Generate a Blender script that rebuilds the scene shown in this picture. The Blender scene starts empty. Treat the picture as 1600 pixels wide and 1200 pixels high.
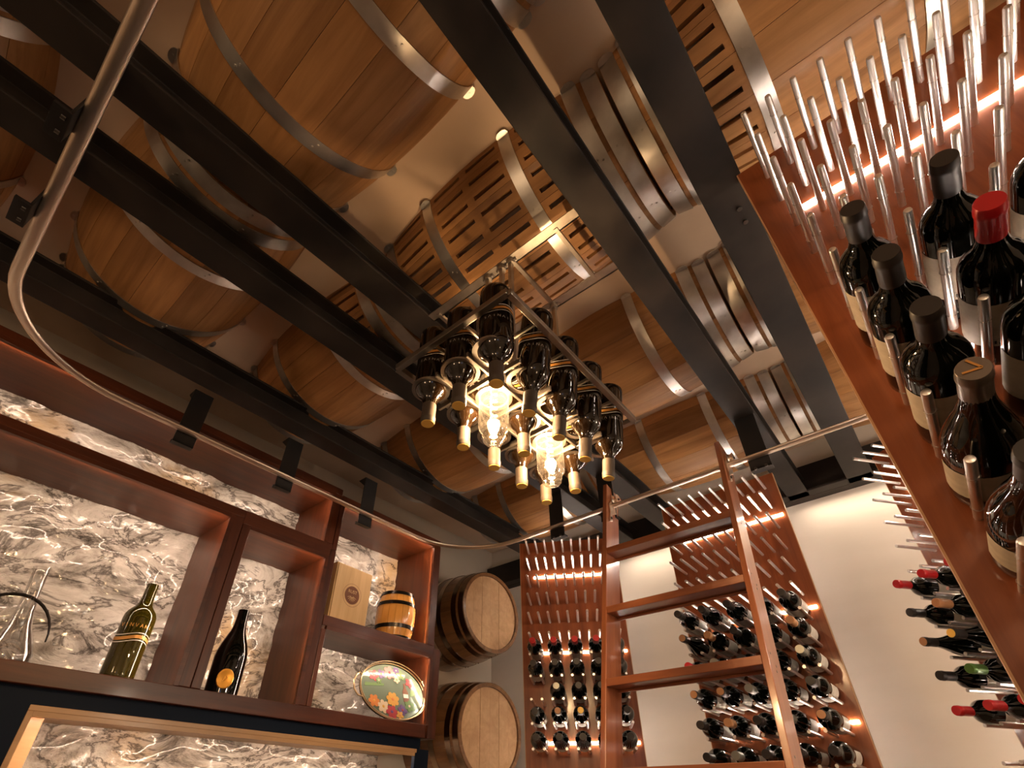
import bpy, math, random
from math import sin, cos, pi, radians, sqrt
from mathutils import Vector, Matrix, noise
random.seed(7)
SC = bpy.context.scene
COL = SC.collection
FLOOR = 1.5                      # the camera stands 1.5 m above the floor; heights below are written from the lens
DEV = 0

# ------------------------------------------------------------------ camera, world, lights, exposure
cam = bpy.data.cameras.new('camera'); camo = bpy.data.objects.new('camera', cam); COL.objects.link(camo)
cam.sensor_width = 36.0; cam.lens = 794.5 / 1600 * 36
cam.shift_x = (800 - 765.4) / 1600; cam.shift_y = (705.7 - 600) / 1600
cam.clip_start = 0.02; cam.clip_end = 50
RIGHT = Vector((0.7563860413, 0.6541, 0.0)); 
h0, t0, r0 = -0.7130, 0.6194, 0.0100
fw = Vector((sin(h0)*cos(t0), cos(h0)*cos(t0), sin(t0)))
rt = Vector((cos(h0), -sin(h0), 0)); up = rt.cross(fw)
r_ = rt*cos(r0) + up*sin(r0); u_ = -rt*sin(r0) + up*cos(r0)
camo.matrix_world = Matrix(((r_.x, u_.x, -fw.x, 0), (r_.y, u_.y, -fw.y, 0), (r_.z, u_.z, -fw.z, FLOOR), (0, 0, 0, 1)))
SC.camera = camo
SC.view_settings.view_transform = 'Standard'; SC.view_settings.look = 'None'
SC.view_settings.gamma = 1; SC.view_settings.use_curve_mapping = False
SC.view_settings.exposure = 0.0
w = bpy.data.worlds.new('world'); SC.world = w; w.use_nodes = True
w.node_tree.nodes['Background'].inputs[0].default_value = (1.0, 0.72, 0.5, 1)
w.node_tree.nodes['Background'].inputs[1].default_value = 0.10

def lamp(name, loc, power, color, radius=0.08, kind='POINT', rot=None, size=None, spot=None):
    l = bpy.data.lights.new(name, kind); l.energy = power; l.color = color
    if kind == 'POINT': l.shadow_soft_size = radius
    if kind == 'SPOT': l.shadow_soft_size = radius; l.spot_size = spot or 1.2; l.spot_blend = 0.6
    if kind == 'AREA': l.shape = 'RECTANGLE'; l.size, l.size_y = size
    o = bpy.data.objects.new(name, l); COL.objects.link(o); o.location = (loc[0], loc[1], loc[2] + FLOOR)
    if rot is not None: o.rotation_euler = Vector(rot).to_track_quat('-Z', 'Y').to_euler()
    return o
WARM = (1.0, 0.66, 0.38); NEUT = (1.0, 0.80, 0.60)
lamp('fill_light', (0.7, -1.3, 0.75), 17, WARM, 0.12)  # unseen fill lights, added to brighten the ceiling and the room
lamp('fill_light', (-0.5, -1.7, 0.75), 17, WARM, 0.12)
lamp('fill_light', (0.9, 0.1, 0.10), 4, WARM, 0.10)
lamp('ladder_fill_spot', (1.25, 1.55, 0.75), 55, NEUT, 0.06, 'SPOT', (-1, 0.10, -0.12), spot=0.9)  # unseen spot, added to brighten the side faces of the ladder
lamp('nook_fill', (1.15, 1.75, 0.50), 24, NEUT, 0.12)  # light added out of view behind the near rack, brightens ladder and wall
lamp('wall_washer', (-1.12, 2.84, 1.36), 0.9, NEUT, 0, 'AREA', (0, 0.12, -1), (0.40, 0.03))
lamp('wall_washer', (0.02, 2.84, 1.36), 1.3, NEUT, 0, 'AREA', (0, 0.12, -1), (0.60, 0.03))
lamp('screen_glow', (1.30, -1.0, 0.7), 1.5, (0.12, 0.42, 1.0), 0.10)

# ------------------------------------------------------------------ materials
def new_mat(name):
    m = bpy.data.materials.new(name); m.use_nodes = True
    nt = m.node_tree; return m, nt, nt.nodes['Principled BSDF']
def plain(name, col, rough=0.5, metal=0.0, coat=0.0, spec=0.5):
    m, nt, b = new_mat(name)
    b.inputs['Base Color'].default_value = (*col, 1); b.inputs['Roughness'].default_value = rough
    b.inputs['Metallic'].default_value = metal; b.inputs['Coat Weight'].default_value = coat
    b.inputs['Coat Roughness'].default_value = 0.05
    b.inputs['Specular IOR Level'].default_value = spec
    return m
def ramp(nt, stops):
    r = nt.nodes.new('ShaderNodeValToRGB'); e = r.color_ramp.elements
    e[0].position, e[0].color = stops[0][0], (*stops[0][1], 1)
    e[1].position, e[1].color = stops[-1][0], (*stops[-1][1], 1)
    for p, c in stops[1:-1]:
        x = e.new(p); x.color = (*c, 1)
    return r
def wood(name, c1, c2, axis='X', rough=0.42, coat=0.0, scale=1.0, vary=0.0, bump=0.15, spec=0.4):
    """long grain along `axis` of the object's own coordinates"""
    m, nt, b = new_mat(name); N = nt.nodes; L = nt.links
    tc = N.new('ShaderNodeTexCoord'); mp = N.new('ShaderNodeMapping'); L.new(tc.outputs['Object'], mp.inputs[0])
    s = {'X': (1.6, 22, 22), 'Y': (22, 1.6, 22), 'Z': (22, 22, 1.6)}[axis]
    mp.inputs['Scale'].default_value = tuple(v*scale for v in s)
    oi = N.new('ShaderNodeObjectInfo'); ad = N.new('ShaderNodeVectorMath'); ad.operation = 'MULTIPLY'
    L.new(oi.outputs['Random'], ad.inputs[0]); ad.inputs[1].default_value = (37, 19, 53)
    L.new(ad.outputs[0], mp.inputs['Location'])
    n = N.new('ShaderNodeTexNoise'); n.inputs['Scale'].default_value = 1.0; n.inputs['Detail'].default_value = 7
    n.inputs['Roughness'].default_value = 0.62; n.inputs['Distortion'].default_value = 0.6
    L.new(mp.outputs[0], n.inputs['Vector'])
    r = ramp(nt, [(0.28, c1), (0.72, c2)]); L.new(n.outputs['Fac'], r.inputs[0])
    n2 = N.new('ShaderNodeTexNoise'); n2.inputs['Scale'].default_value = 2.6; n2.inputs['Detail'].default_value = 3
    L.new(tc.outputs['Object'], n2.inputs['Vector'])
    hs = N.new('ShaderNodeHueSaturation'); L.new(r.outputs[0], hs.inputs['Color'])
    ma = N.new('ShaderNodeMath'); ma.operation = 'MULTIPLY_ADD'; L.new(n2.outputs['Fac'], ma.inputs[0])
    ma.inputs[1].default_value = 0.5; ma.inputs[2].default_value = 0.75
    mb = N.new('ShaderNodeMath'); mb.operation = 'MULTIPLY_ADD'; L.new(oi.outputs['Random'], mb.inputs[0])
    mb.inputs[1].default_value = vary; mb.inputs[2].default_value = 1 - vary/2
    mc = N.new('ShaderNodeMath'); mc.operation = 'MULTIPLY'; L.new(ma.outputs[0], mc.inputs[0]); L.new(mb.outputs[0], mc.inputs[1])
    L.new(mc.outputs[0], hs.inputs['Value'])
    L.new(hs.outputs[0], b.inputs['Base Color'])
    b.inputs['Roughness'].default_value = rough; b.inputs['Coat Weight'].default_value = coat
    b.inputs['Coat Roughness'].default_value = 0.12; b.inputs['Specular IOR Level'].default_value = spec
    bp = N.new('ShaderNodeBump'); bp.inputs['Strength'].default_value = bump; bp.inputs['Distance'].default_value = 0.002
    L.new(n.outputs['Fac'], bp.inputs['Height']); L.new(bp.outputs[0], b.inputs['Normal'])
    return m
def noisy(name, c1, c2, scale, rough=0.6, metal=0.0, bump=0.0, dist=0.01, lo=0.35, hi=0.65, stretch=(1, 1, 1), r2=None):
    m, nt, b = new_mat(name); N = nt.nodes; L = nt.links
    tc = N.new('ShaderNodeTexCoord'); mp = N.new('ShaderNodeMapping'); L.new(tc.outputs['Object'], mp.inputs[0])
    mp.inputs['Scale'].default_value = stretch
    n = N.new('ShaderNodeTexNoise'); n.inputs['Scale'].default_value = scale; n.inputs['Detail'].default_value = 6
    L.new(mp.outputs[0], n.inputs['Vector'])
    r = ramp(nt, [(lo, c1), (hi, c2)]); L.new(n.outputs['Fac'], r.inputs[0]); L.new(r.outputs[0], b.inputs['Base Color'])
    b.inputs['Metallic'].default_value = metal; b.inputs['Roughness'].default_value = rough
    if r2 is not None:
        mr = N.new('ShaderNodeMapRange'); mr.inputs['To Min'].default_value = rough; mr.inputs['To Max'].default_value = r2
        L.new(n.outputs['Fac'], mr.inputs['Value']); L.new(mr.outputs[0], b.inputs['Roughness'])
    if bump:
        bp = N.new('ShaderNodeBump'); bp.inputs['Strength'].default_value = bump; bp.inputs['Distance'].default_value = dist
        L.new(n.outputs['Fac'], bp.inputs['Height']); L.new(bp.outputs[0], b.inputs['Normal'])
    return m
def emit(name, col, strength):
    m, nt, b = new_mat(name)
    b.inputs['Base Color'].default_value = (*col, 1)
    b.inputs['Emission Color'].default_value = (*col, 1); b.inputs['Emission Strength'].default_value = strength
    return m
def stone_mat():
    m, nt, b = new_mat('split_quartzite'); N = nt.nodes; L = nt.links
    tc = N.new('ShaderNodeTexCoord')
    mp = N.new('ShaderNodeMapping'); mp.inputs['Rotation'].default_value = (0.6, 0, 0); mp.inputs['Scale'].default_value = (1, 1, 2.0)
    L.new(tc.outputs['Object'], mp.inputs[0])
    n = N.new('ShaderNodeTexNoise'); n.inputs['Scale'].default_value = 4.2; n.inputs['Detail'].default_value = 12
    n.inputs['Roughness'].default_value = 0.72; n.inputs['Distortion'].default_value = 0.7; L.new(mp.outputs[0], n.inputs['Vector'])
    r = ramp(nt, [(0.30, (0.03, 0.026, 0.022)), (0.38, (0.12, 0.105, 0.09)), (0.45, (0.31, 0.285, 0.255)), (0.54, (0.50, 0.475, 0.44)), (0.70, (0.66, 0.635, 0.60))])
    L.new(n.outputs['Fac'], r.inputs[0])
    n2 = N.new('ShaderNodeTexNoise'); n2.inputs['Scale'].default_value = 1.7; n2.inputs['Detail'].default_value = 4; L.new(tc.outputs['Object'], n2.inputs['Vector'])
    r2 = ramp(nt, [(0.56, (0, 0, 0)), (0.72, (1, 1, 1))]); L.new(n2.outputs['Fac'], r2.inputs[0])
    mx = N.new('ShaderNodeMix'); mx.data_type = 'RGBA'; mx.inputs[7].default_value = (0.62, 0.42, 0.20, 1)
    L.new(r.outputs[0], mx.inputs[6]); L.new(r2.outputs[0], mx.inputs[0])
    v = N.new('ShaderNodeTexNoise'); v.inputs['Scale'].default_value = 4.0; v.inputs['Detail'].default_value = 12; v.inputs['Roughness'].default_value = 0.65; v.inputs['Distortion'].default_value = 0.8
    L.new(mp.outputs[0], v.inputs['Vector'])
    r3 = ramp(nt, [(0.455, (1, 1, 1)), (0.485, (0.10, 0.08, 0.07)), (0.493, (0.10, 0.08, 0.07)), (0.525, (1, 1, 1))]); L.new(v.outputs['Fac'], r3.inputs[0])
    mu = N.new('ShaderNodeMix'); mu.data_type = 'RGBA'; mu.blend_type = 'MULTIPLY'; mu.inputs[0].default_value = 0.85
    L.new(mx.outputs[2], mu.inputs[6]); L.new(r3.outputs[0], mu.inputs[7]); L.new(mu.outputs[2], b.inputs['Base Color'])
    b.inputs['Roughness'].default_value = 0.24; b.inputs['Coat Weight'].default_value = 0.7; b.inputs['Coat Roughness'].default_value = 0.1
    bp = N.new('ShaderNodeBump'); bp.inputs['Strength'].default_value = 1.0; bp.inputs['Distance'].default_value = 0.012
    ad = N.new('ShaderNodeMath'); ad.operation = 'ADD'; L.new(n.outputs['Fac'], ad.inputs[0]); L.new(v.outputs['Fac'], ad.inputs[1])
    L.new(ad.outputs[0], bp.inputs['Height']); L.new(bp.outputs[0], b.inputs['Normal'])
    return m
def thin_glass(name, tint=(1, 1, 1), gloss=0.12, haze=0.0):
    m = bpy.data.materials.new(name); m.use_nodes = True; nt = m.node_tree; N = nt.nodes; L = nt.links; N.clear()
    o = N.new('ShaderNodeOutputMaterial'); tr = N.new('ShaderNodeBsdfTransparent'); gl = N.new('ShaderNodeBsdfGlossy')
    tr.inputs[0].default_value = (*tint, 1); gl.inputs['Roughness'].default_value = 0.03
    lw = N.new('ShaderNodeLayerWeight'); lw.inputs[0].default_value = 0.35
    mr = N.new('ShaderNodeMapRange'); mr.inputs['To Min'].default_value = gloss*0.5; mr.inputs['To Max'].default_value = min(1, gloss*5)
    L.new(lw.outputs['Facing'], mr.inputs['Value'])
    mx = N.new('ShaderNodeMixShader'); L.new(mr.outputs[0], mx.inputs[0]); L.new(tr.outputs[0], mx.inputs[1]); L.new(gl.outputs[0], mx.inputs[2])
    if haze:
        tl = N.new('ShaderNodeBsdfTranslucent'); tl.inputs[0].default_value = (1, .93, .82, 1)
        m2 = N.new('ShaderNodeMixShader'); m2.inputs[0].default_value = haze
        L.new(mx.outputs[0], m2.inputs[1]); L.new(tl.outputs[0], m2.inputs[2]); mx = m2
    L.new(mx.outputs[0], o.inputs[0]); return m
def bottle_glass(name, body, tint, t=0.0, rough=0.03):
    m, nt, b = new_mat(name)
    b.inputs['Base Color'].default_value = (*body, 1); b.inputs['Roughness'].default_value = rough
    b.inputs['Specular IOR Level'].default_value = 0.5; b.inputs['Coat Weight'].default_value = 0.15; b.inputs['Coat Roughness'].default_value = 0.02
    if t:
        b.inputs['Transmission Weight'].default_value = t; b.inputs['Base Color'].default_value = (*tint, 1)
    return m

M = {}
M['oak'] = wood('barrel_oak', (0.27, 0.125, 0.043), (0.53, 0.275, 0.105), 'X', 0.5, 0.05, 1.0, 0.42, 0.2)
M['oak_head'] = wood('barrel_head_oak', (0.50, 0.30, 0.15), (0.68, 0.44, 0.24), 'Z', 0.5, 0.1, 1.0, 0.10, 0.15)
M['oak_dark'] = wood('wall_barrel_oak', (0.16, 0.075, 0.03), (0.30, 0.15, 0.06), 'X', 0.3, 0.5, 1.0, 0.2, 0.15)
M['hoop'] = noisy('galvanised_hoop', (0.56, 0.54, 0.51), (0.82, 0.80, 0.76), 9, 0.27, 1.0, 0.12, 0.002, stretch=(1, 1, 1), r2=0.48)
M['hoop_dark'] = noisy('bronzed_hoop', (0.28, 0.20, 0.14), (0.45, 0.33, 0.24), 9, 0.22, 1.0, 0.1, 0.002)
M['rivet'] = plain('rivet_steel', (0.12, 0.11, 0.10), 0.4, 1.0)
M['beam'] = noisy('blackened_steel', (0.010, 0.008, 0.007), (0.028, 0.021, 0.017), 5, 0.60, 0.0, 0.05, 0.002)
M['black'] = plain('black_powder_coat', (0.012, 0.011, 0.011), 0.45)
M['plaster'] = noisy('ceiling_plaster', (0.66, 0.50, 0.37), (0.77, 0.60, 0.45), 3, 0.85, 0, 0.35, 0.01)
M['wall'] = noisy('wall_plaster', (0.62, 0.56, 0.48), (0.70, 0.64, 0.56), 1.6, 0.75, 0, 0.3, 0.02, stretch=(0.5, 1, 2))
M['olive'] = noisy('left_wall_plaster', (0.60, 0.54, 0.45), (0.66, 0.60, 0.50), 1.6, 0.8, 0, 0.2, 0.01)
M['floor'] = plain('floor_tile', (0.16, 0.12, 0.09), 0.4)
M['panel'] = wood('rack_mahogany', (0.17, 0.038, 0.011), (0.34, 0.095, 0.030), 'Z', 0.30, 0.35, 1.2, 0.1, 0.1)
M['panel_edge'] = wood('rack_edge_veneer', (0.50, 0.27, 0.14), (0.64, 0.38, 0.21), 'Z', 0.4, 0.1, 1.0, 0.0, 0.1)
M['shelf'] = wood('shelf_walnut', (0.042, 0.0090, 0.0024), (0.115, 0.0270, 0.0062), 'Y', 0.40, 0.08, 1.0, 0.06, 0.08)
M['shelf_v'] = wood('shelf_walnut_upright', (0.042, 0.0090, 0.0024), (0.115, 0.0270, 0.0062), 'Z', 0.40, 0.08, 1.0, 0.06, 0.08)
M['ladder'] = wood('ladder_mahogany', (0.22, 0.065, 0.025), (0.36, 0.13, 0.055), 'Z', 0.34, 0.9, 1.2, 0.05, 0.1)
M['tread'] = wood('tread_mahogany', (0.22, 0.065, 0.025), (0.36, 0.13, 0.055), 'X', 0.32, 0.35, 1.2, 0.05, 0.1)
M['alu'] = plain('brushed_aluminium', (0.90, 0.88, 0.86), 0.30, 0.9)
M['ring'] = thin_glass('clear_rubber_ring', (0.95, 0.92, 0.9), 0.3)
M['rail'] = plain('satin_stainless', (0.86, 0.74, 0.62), 0.34, 1.0)
M['chand'] = noisy('brushed_nickel', (0.40, 0.36, 0.31), (0.55, 0.50, 0.44), 20, 0.34, 1.0, 0.05, 0.001)
M['brass'] = plain('satin_brass', (0.55, 0.42, 0.24), 0.3, 1.0)
M['led'] = emit('led_strip_light', (1.0, 0.84, 0.70), 110)
M['led_shelf'] = emit('warm_led_strip_light', (1.0, 0.74, 0.54), 95)
M['filament'] = emit('glowing_filament', (1.0, 0.74, 0.42), 14)
M['bulbglass'] = thin_glass('bulb_glass', (1, 0.97, 0.9), 0.16, 0.008)
M['clear'] = thin_glass('decanter_glass', (0.97, 0.97, 0.97), 0.2)
M['beam'].node_tree.nodes['Principled BSDF'].inputs['Specular IOR Level'].default_value = 0.3
M['glass'] = bottle_glass('dark_bottle_glass', (0.0025, 0.003, 0.002), (0, 0, 0))
M['amber'] = bottle_glass('brown_bottle_glass', (0.006, 0.003, 0.0012), (0, 0, 0))
M['olive_glass'] = bottle_glass('olive_bottle_glass', (0.02, 0.02, 0.0), (0.07, 0.055, 0.005), 0.55, 0.02)
M['cap_black'] = plain('matt_black_foil', (0.022, 0.018, 0.016), 0.45)
M['cap_bronze'] = plain('bronze_grey_foil', (0.20, 0.17, 0.145), 0.32, 0.7)
M['cap_tan'] = plain('tan_foil', (0.050, 0.036, 0.026), 0.6, 0.0)
M['gold_top'] = plain('gold_foil_top', (0.95, 0.60, 0.12), 0.5, 0.0)
M['cap_red'] = plain('red_foil', (0.50, 0.008, 0.012), 0.35, 0.1, 0.3)
M['cap_gold'] = plain('gold_foil', (0.80, 0.42, 0.08), 0.35, 0.6)
M['cap_cork'] = plain('cork_tan_foil', (0.48, 0.24, 0.11), 0.5)
M['cap_grey'] = plain('grey_foil', (0.30, 0.30, 0.26), 0.35, 0.5)
M['cap_green'] = plain('green_foil', (0.10, 0.22, 0.05), 0.35, 0.4)
M['paper'] = noisy('label_paper', (0.48, 0.40, 0.30), (0.56, 0.48, 0.37), 60, 0.7)
M['paper_white'] = noisy('white_label_paper', (0.62, 0.58, 0.50), (0.72, 0.68, 0.60), 60, 0.7)
M['ink'] = plain('label_ink', (0.02, 0.018, 0.015), 0.6)
M['white_print'] = plain('white_print', (0.62, 0.58, 0.54), 0.5)
M['gold_print'] = plain('gold_print', (0.62, 0.30, 0.07), 0.4, 0.3)
M['gold_seal'] = plain('gold_seal', (0.85, 0.42, 0.06), 0.3, 0.5)
M['stone'] = stone_mat()
M['navy'] = plain('navy_paint', (0.002, 0.008, 0.022), 0.6, 0, 0, 0.15)
M['pine'] = wood('box_pine', (0.52, 0.34, 0.16), (0.66, 0.46, 0.24), 'Z', 0.5, 0.0, 1.3, 0.0, 0.08)
M['niche'] = wood('niche_oak', (0.42, 0.25, 0.12), (0.55, 0.35, 0.18), 'Y', 0.4, 0.1, 1.0, 0.0, 0.08)
M['burn'] = plain('burnt_brown_print', (0.14, 0.045, 0.015), 0.6)
M['varnish'] = wood('varnished_keg_oak', (0.55, 0.24, 0.05), (0.72, 0.36, 0.09), 'Z', 0.2, 0.8, 1.3, 0.2, 0.05)
M['black_hoop'] = plain('black_hoop', (0.015, 0.012, 0.01), 0.25, 0.6)
M['mirror'] = plain('mirrored_glass', (0.20, 0.27, 0.21), 0.10, 0.4, 0.6)
def petal(n, c): M[n] = plain(n, c, 0.4, 0, 0.3)
petal('p_red', (0.28, 0.006, 0.012)); petal('p_purple', (0.07, 0.03, 0.16)); petal('p_green', (0.07, 0.16, 0.03))
petal('p_yellow', (0.48, 0.26, 0.03)); petal('p_cream', (0.50, 0.40, 0.27)); petal('p_orange', (0.45, 0.15, 0.02)); petal('p_pink', (0.50, 0.16, 0.15))

# ------------------------------------------------------------------ mesh helpers
class MB:
    def __init__(s): s.v = []; s.f = []
    def add(s, vs, fs, mx=None):
        o = len(s.v)
        s.v += [tuple(mx @ Vector(v)) if mx else tuple(v) for v in vs]
        s.f += [tuple(i + o for i in f) for f in fs]; return s
    def box(s, a, b, mx=None):
        x0, y0, z0 = a; x1, y1, z1 = b
        vs = [(x0,y0,z0),(x1,y0,z0),(x1,y1,z0),(x0,y1,z0),(x0,y0,z1),(x1,y0,z1),(x1,y1,z1),(x0,y1,z1)]
        return s.add(vs, [(0,3,2,1),(4,5,6,7),(0,1,5,4),(1,2,6,5),(2,3,7,6),(3,0,4,7)], mx)
    def lathe(s, prof, n=24, mx=None, cap0=True, cap1=True, a0=0.0, a1=2*pi):
        full = abs(a1 - a0 - 2*pi) < 1e-6; m = n if full else n + 1
        vs = [(r*cos(a0 + (a1-a0)*i/n), r*sin(a0 + (a1-a0)*i/n), z) for r, z in prof for i in range(m)]
        fs = []
        for j in range(len(prof) - 1):
            for i in range(n):
                k = (i + 1) % m; fs.append((j*m+i, j*m+k, (j+1)*m+k, (j+1)*m+i))
        if full and cap0: fs.append(tuple(range(m))[::-1])
        if full and cap1: fs.append(tuple((len(prof)-1)*m + i for i in range(m)))
        return s.add(vs, fs, mx)
    def cyl(s, p, q, r, n=12, r2=None, caps=True):
        p, q = Vector(p), Vector(q); d = q - p; L = d.length
        mx = Matrix.Translation(p) @ Vector((0,0,1)).rotation_difference(d.normalized()).to_matrix().to_4x4()
        return s.lathe([(r, 0), (r if r2 is None else r2, L)], n, mx, caps, caps)
    def tube(s, pts, r, n=10, closed=False):
        pts = [Vector(p) for p in pts]; N = len(pts); rings = []; prev = None
        for i, p in enumerate(pts):
            a = pts[i-1] if (i or closed) else p; b = pts[(i+1) % N] if (i < N-1 or closed) else p
            t = (b - a).normalized()
            if prev is None:
                prev = t.orthogonal().normalized()
            prev = (prev - t*prev.dot(t)).normalized(); c = t.cross(prev)
            rr = r[i] if isinstance(r, (list, tuple)) else r
            rings.append([p + (prev*cos(2*pi*k/n) + c*sin(2*pi*k/n))*rr for k in range(n)])
        vs = [v for R in rings for v in R]; fs = []
        for i in range(N if closed else N-1):
            j = (i+1) % N
            for k in range(n): fs.append((i*n+k, i*n+(k+1) % n, j*n+(k+1) % n, j*n+k))
        if not closed: fs += [tuple(range(n))[::-1], tuple((N-1)*n + k for k in range(n))]
        return s.add(vs, fs)
    def prism(s, poly, z0, z1, mx=None):
        n = len(poly); vs = [(x, y, z0) for x, y in poly] + [(x, y, z1) for x, y in poly]
        fs = [tuple(range(n))[::-1], tuple(range(n, 2*n))] + [(i, (i+1) % n, n+(i+1) % n, n+i) for i in range(n)]
        return s.add(vs, fs, mx)
    def mesh(s, name, mat, smooth=True, angle=35):
        me = bpy.data.meshes.new(name); me.from_pydata(s.v, [], s.f); me.validate(); me.update()
        if mat: me.materials.append(M[mat] if isinstance(mat, str) else mat)
        if smooth:
            me.polygons.foreach_set('use_smooth', [True]*len(me.polygons)); me.set_sharp_from_angle(angle=radians(angle))
        return me
def link(name, me, parent=None, mx=None):
    o = bpy.data.objects.new(name, me); COL.objects.link(o)
    if parent: o.parent = parent
    if mx is not None: o.matrix_local = mx if isinstance(mx, Matrix) else Matrix.Translation(mx)
    return o
def part(name, mb, mat, parent, mx=None, smooth=True, bevel=0.0):
    o = link(name, mb.mesh(name, mat, smooth), parent, mx)
    if bevel:
        b = o.modifiers.new('bevel', 'BEVEL'); b.width = bevel; b.segments = 2; b.limit_method = 'ANGLE'
    return o
def tag(o, label=None, cat=None, group=None, kind=None):
    if label: o['label'] = label
    if cat: o['category'] = cat
    if group: o['group'] = group
    if kind: o['kind'] = kind
    return o
def thing(name, label, cat, mx=None, group=None):
    o = bpy.data.objects.new(name, None); COL.objects.link(o); o.empty_display_size = 0.05
    if mx is not None:
        if not isinstance(mx, Matrix): mx = Matrix.Translation(mx)
        o.matrix_world = mx
    return tag(o, label, cat, group)
def T(x, y, z): return Matrix.Translation((x, y, z))
def frame_mx(origin, zdir, xref):
    z = Vector(zdir).normalized(); x = Vector(xref); x = (x - z*x.dot(z)).normalized(); y = z.cross(x)
    return Matrix(((x.x, y.x, z.x, origin[0]), (x.y, y.y, z.y, origin[1]), (x.z, y.z, z.z, origin[2]), (0, 0, 0, 1)))
def structure(name, mb, mat, label=None, cat=None, smooth=False):
    return tag(link(name, mb.mesh(name, mat, smooth)), label, cat, None, 'structure')
ORD = ['first', 'second', 'third', 'fourth', 'fifth', 'sixth', 'seventh']

# ------------------------------------------------------------------ room shell
XW, YB, ZC, XR, YF, ZF = -2.50, 2.93, 1.730, 1.45, -2.6, -FLOOR
def wavy_plane(name, o, u, v, nu, nv, amp, sc, nrm, mat, label, cat, seed=0.0):
    o, u, v, nrm = Vector(o), Vector(u), Vector(v), Vector(nrm); vs = []
    for j in range(nv+1):
        for i in range(nu+1):
            p = o + u*(i/nu) + v*(j/nv)
            vs.append(p + nrm*amp*(noise.noise(p*sc + Vector((seed, 0, 0)))))
    fs = [(j*(nu+1)+i, j*(nu+1)+i+1, (j+1)*(nu+1)+i+1, (j+1)*(nu+1)+i) for j in range(nv) for i in range(nu)]
    return structure(name, MB().add(vs, fs), mat, label, cat, True)
wavy_plane('ceiling', (XW-.1, YF, ZC), (XR-XW+.2, 0, 0), (0, YB-YF+.1, 0), 60, 80, 0.010, 3.0, (0, 0, 1), 'plaster', 'sand coloured plaster ceiling between and above the half barrels', 'ceiling')
wavy_plane('wall_back', (XW-.1, YB, ZF), (XR-XW+.2, 0, 0), (0, 0, ZC+.1-ZF), 60, 50, 0.012, 2.2, (0, 1, 0), 'wall', 'cream plaster wall behind the wine peg racks', 'wall')
structure('wall_left', MB().box((XW-.1, YF, ZF), (XW, YB, ZC+.1)), 'olive', 'taupe painted wall above and behind the display shelves', 'wall')
structure('wall_right', MB().box((XR, YF, ZF), (XR+.1, YB, ZC+.1)), 'wall', 'cream wall on the right of the room, beyond the frame', 'wall')
structure('wall_front', MB().box((XW-.1, YF-.1, ZF), (XR+.1, YF, ZC+.1)), 'wall', 'cream wall behind the camera', 'wall')
structure('floor', MB().box((XW-.1, YF-.1, ZF-.1), (XR+.1, YB+.1, ZF)), 'floor', 'dark tiled floor of the wine room', 'floor')

# steel beams
BEAMS = [(-1.865, -1.774), (-1.303, -1.203), (-1.013, -0.910), (-0.329, -0.229), (-0.048, 0.062), (0.655, 0.760)]
BZ, BT = 1.386, 1.493
def i_beam(x0, x1, y0, y1, nm, label):
    c = (x0+x1)/2; t = 0.010; mb = MB()
    prof = [(x0, BZ), (x1, BZ), (x1, BZ+t), (c+.004, BZ+t), (c+.004, BT-t), (x1, BT-t), (x1, BT), (x0, BT), (x0, BT-t), (c-.004, BT-t), (c-.004, BZ+t), (x0, BZ+t)]
    mx = Matrix(((1,0,0,0),(0,0,1,0),(0,1,0,0),(0,0,0,1)))
    mb.prism(prof, y0, y1, mx)
    o = link('steel_beam', mb.mesh('steel_beam', 'beam', False)); b = o.modifiers.new('bevel', 'BEVEL'); b.width = .0025; b.segments = 2
    return tag(o, label, 'beam', 'black steel ceiling beams')
bl = ['black steel ceiling beam nearest the lit display shelves, with rail hangers', 'black steel ceiling beam second from the display shelves, under the left barrel column',
      'black steel ceiling beam third from the shelves, holding the left ends of the chandelier rails', 'black steel ceiling beam right of the chandelier, holding the right rail ends',
      'black steel ceiling beam with two small bolts, ending above the center wine rack', 'black steel ceiling beam rightmost, partly behind the near wine rack']
for i, (a, b) in enumerate(BEAMS): i_beam(a, b, YF+.05, 2.86, 'steel_beam', bl[i])
led = MB().box((XW+.005, 2.865, BZ), (XR-.01, 2.925, 1.57)); led.box((XW+.005, 2.80, BZ), (XR-.01, 2.865, BZ+.012))
tag(part('ledger_beam', led, 'beam', None, None, False, .003), 'black steel ledger along the top of the back wall carrying the beam ends', 'beam')
for y in (1.025, 1.075):
    o = link('bolt', MB().lathe([(0.007, 0), (0.007, .004), (0.004, .007)], 10, T(0.026, y, BZ-.007)).mesh('bolt', 'rivet'))
    tag(o, 'small bolt head under the beam left of the near rack, ' + ('upper of two' if y < 1.05 else 'lower of two'), 'bolt', 'bolts under the beam')

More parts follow.
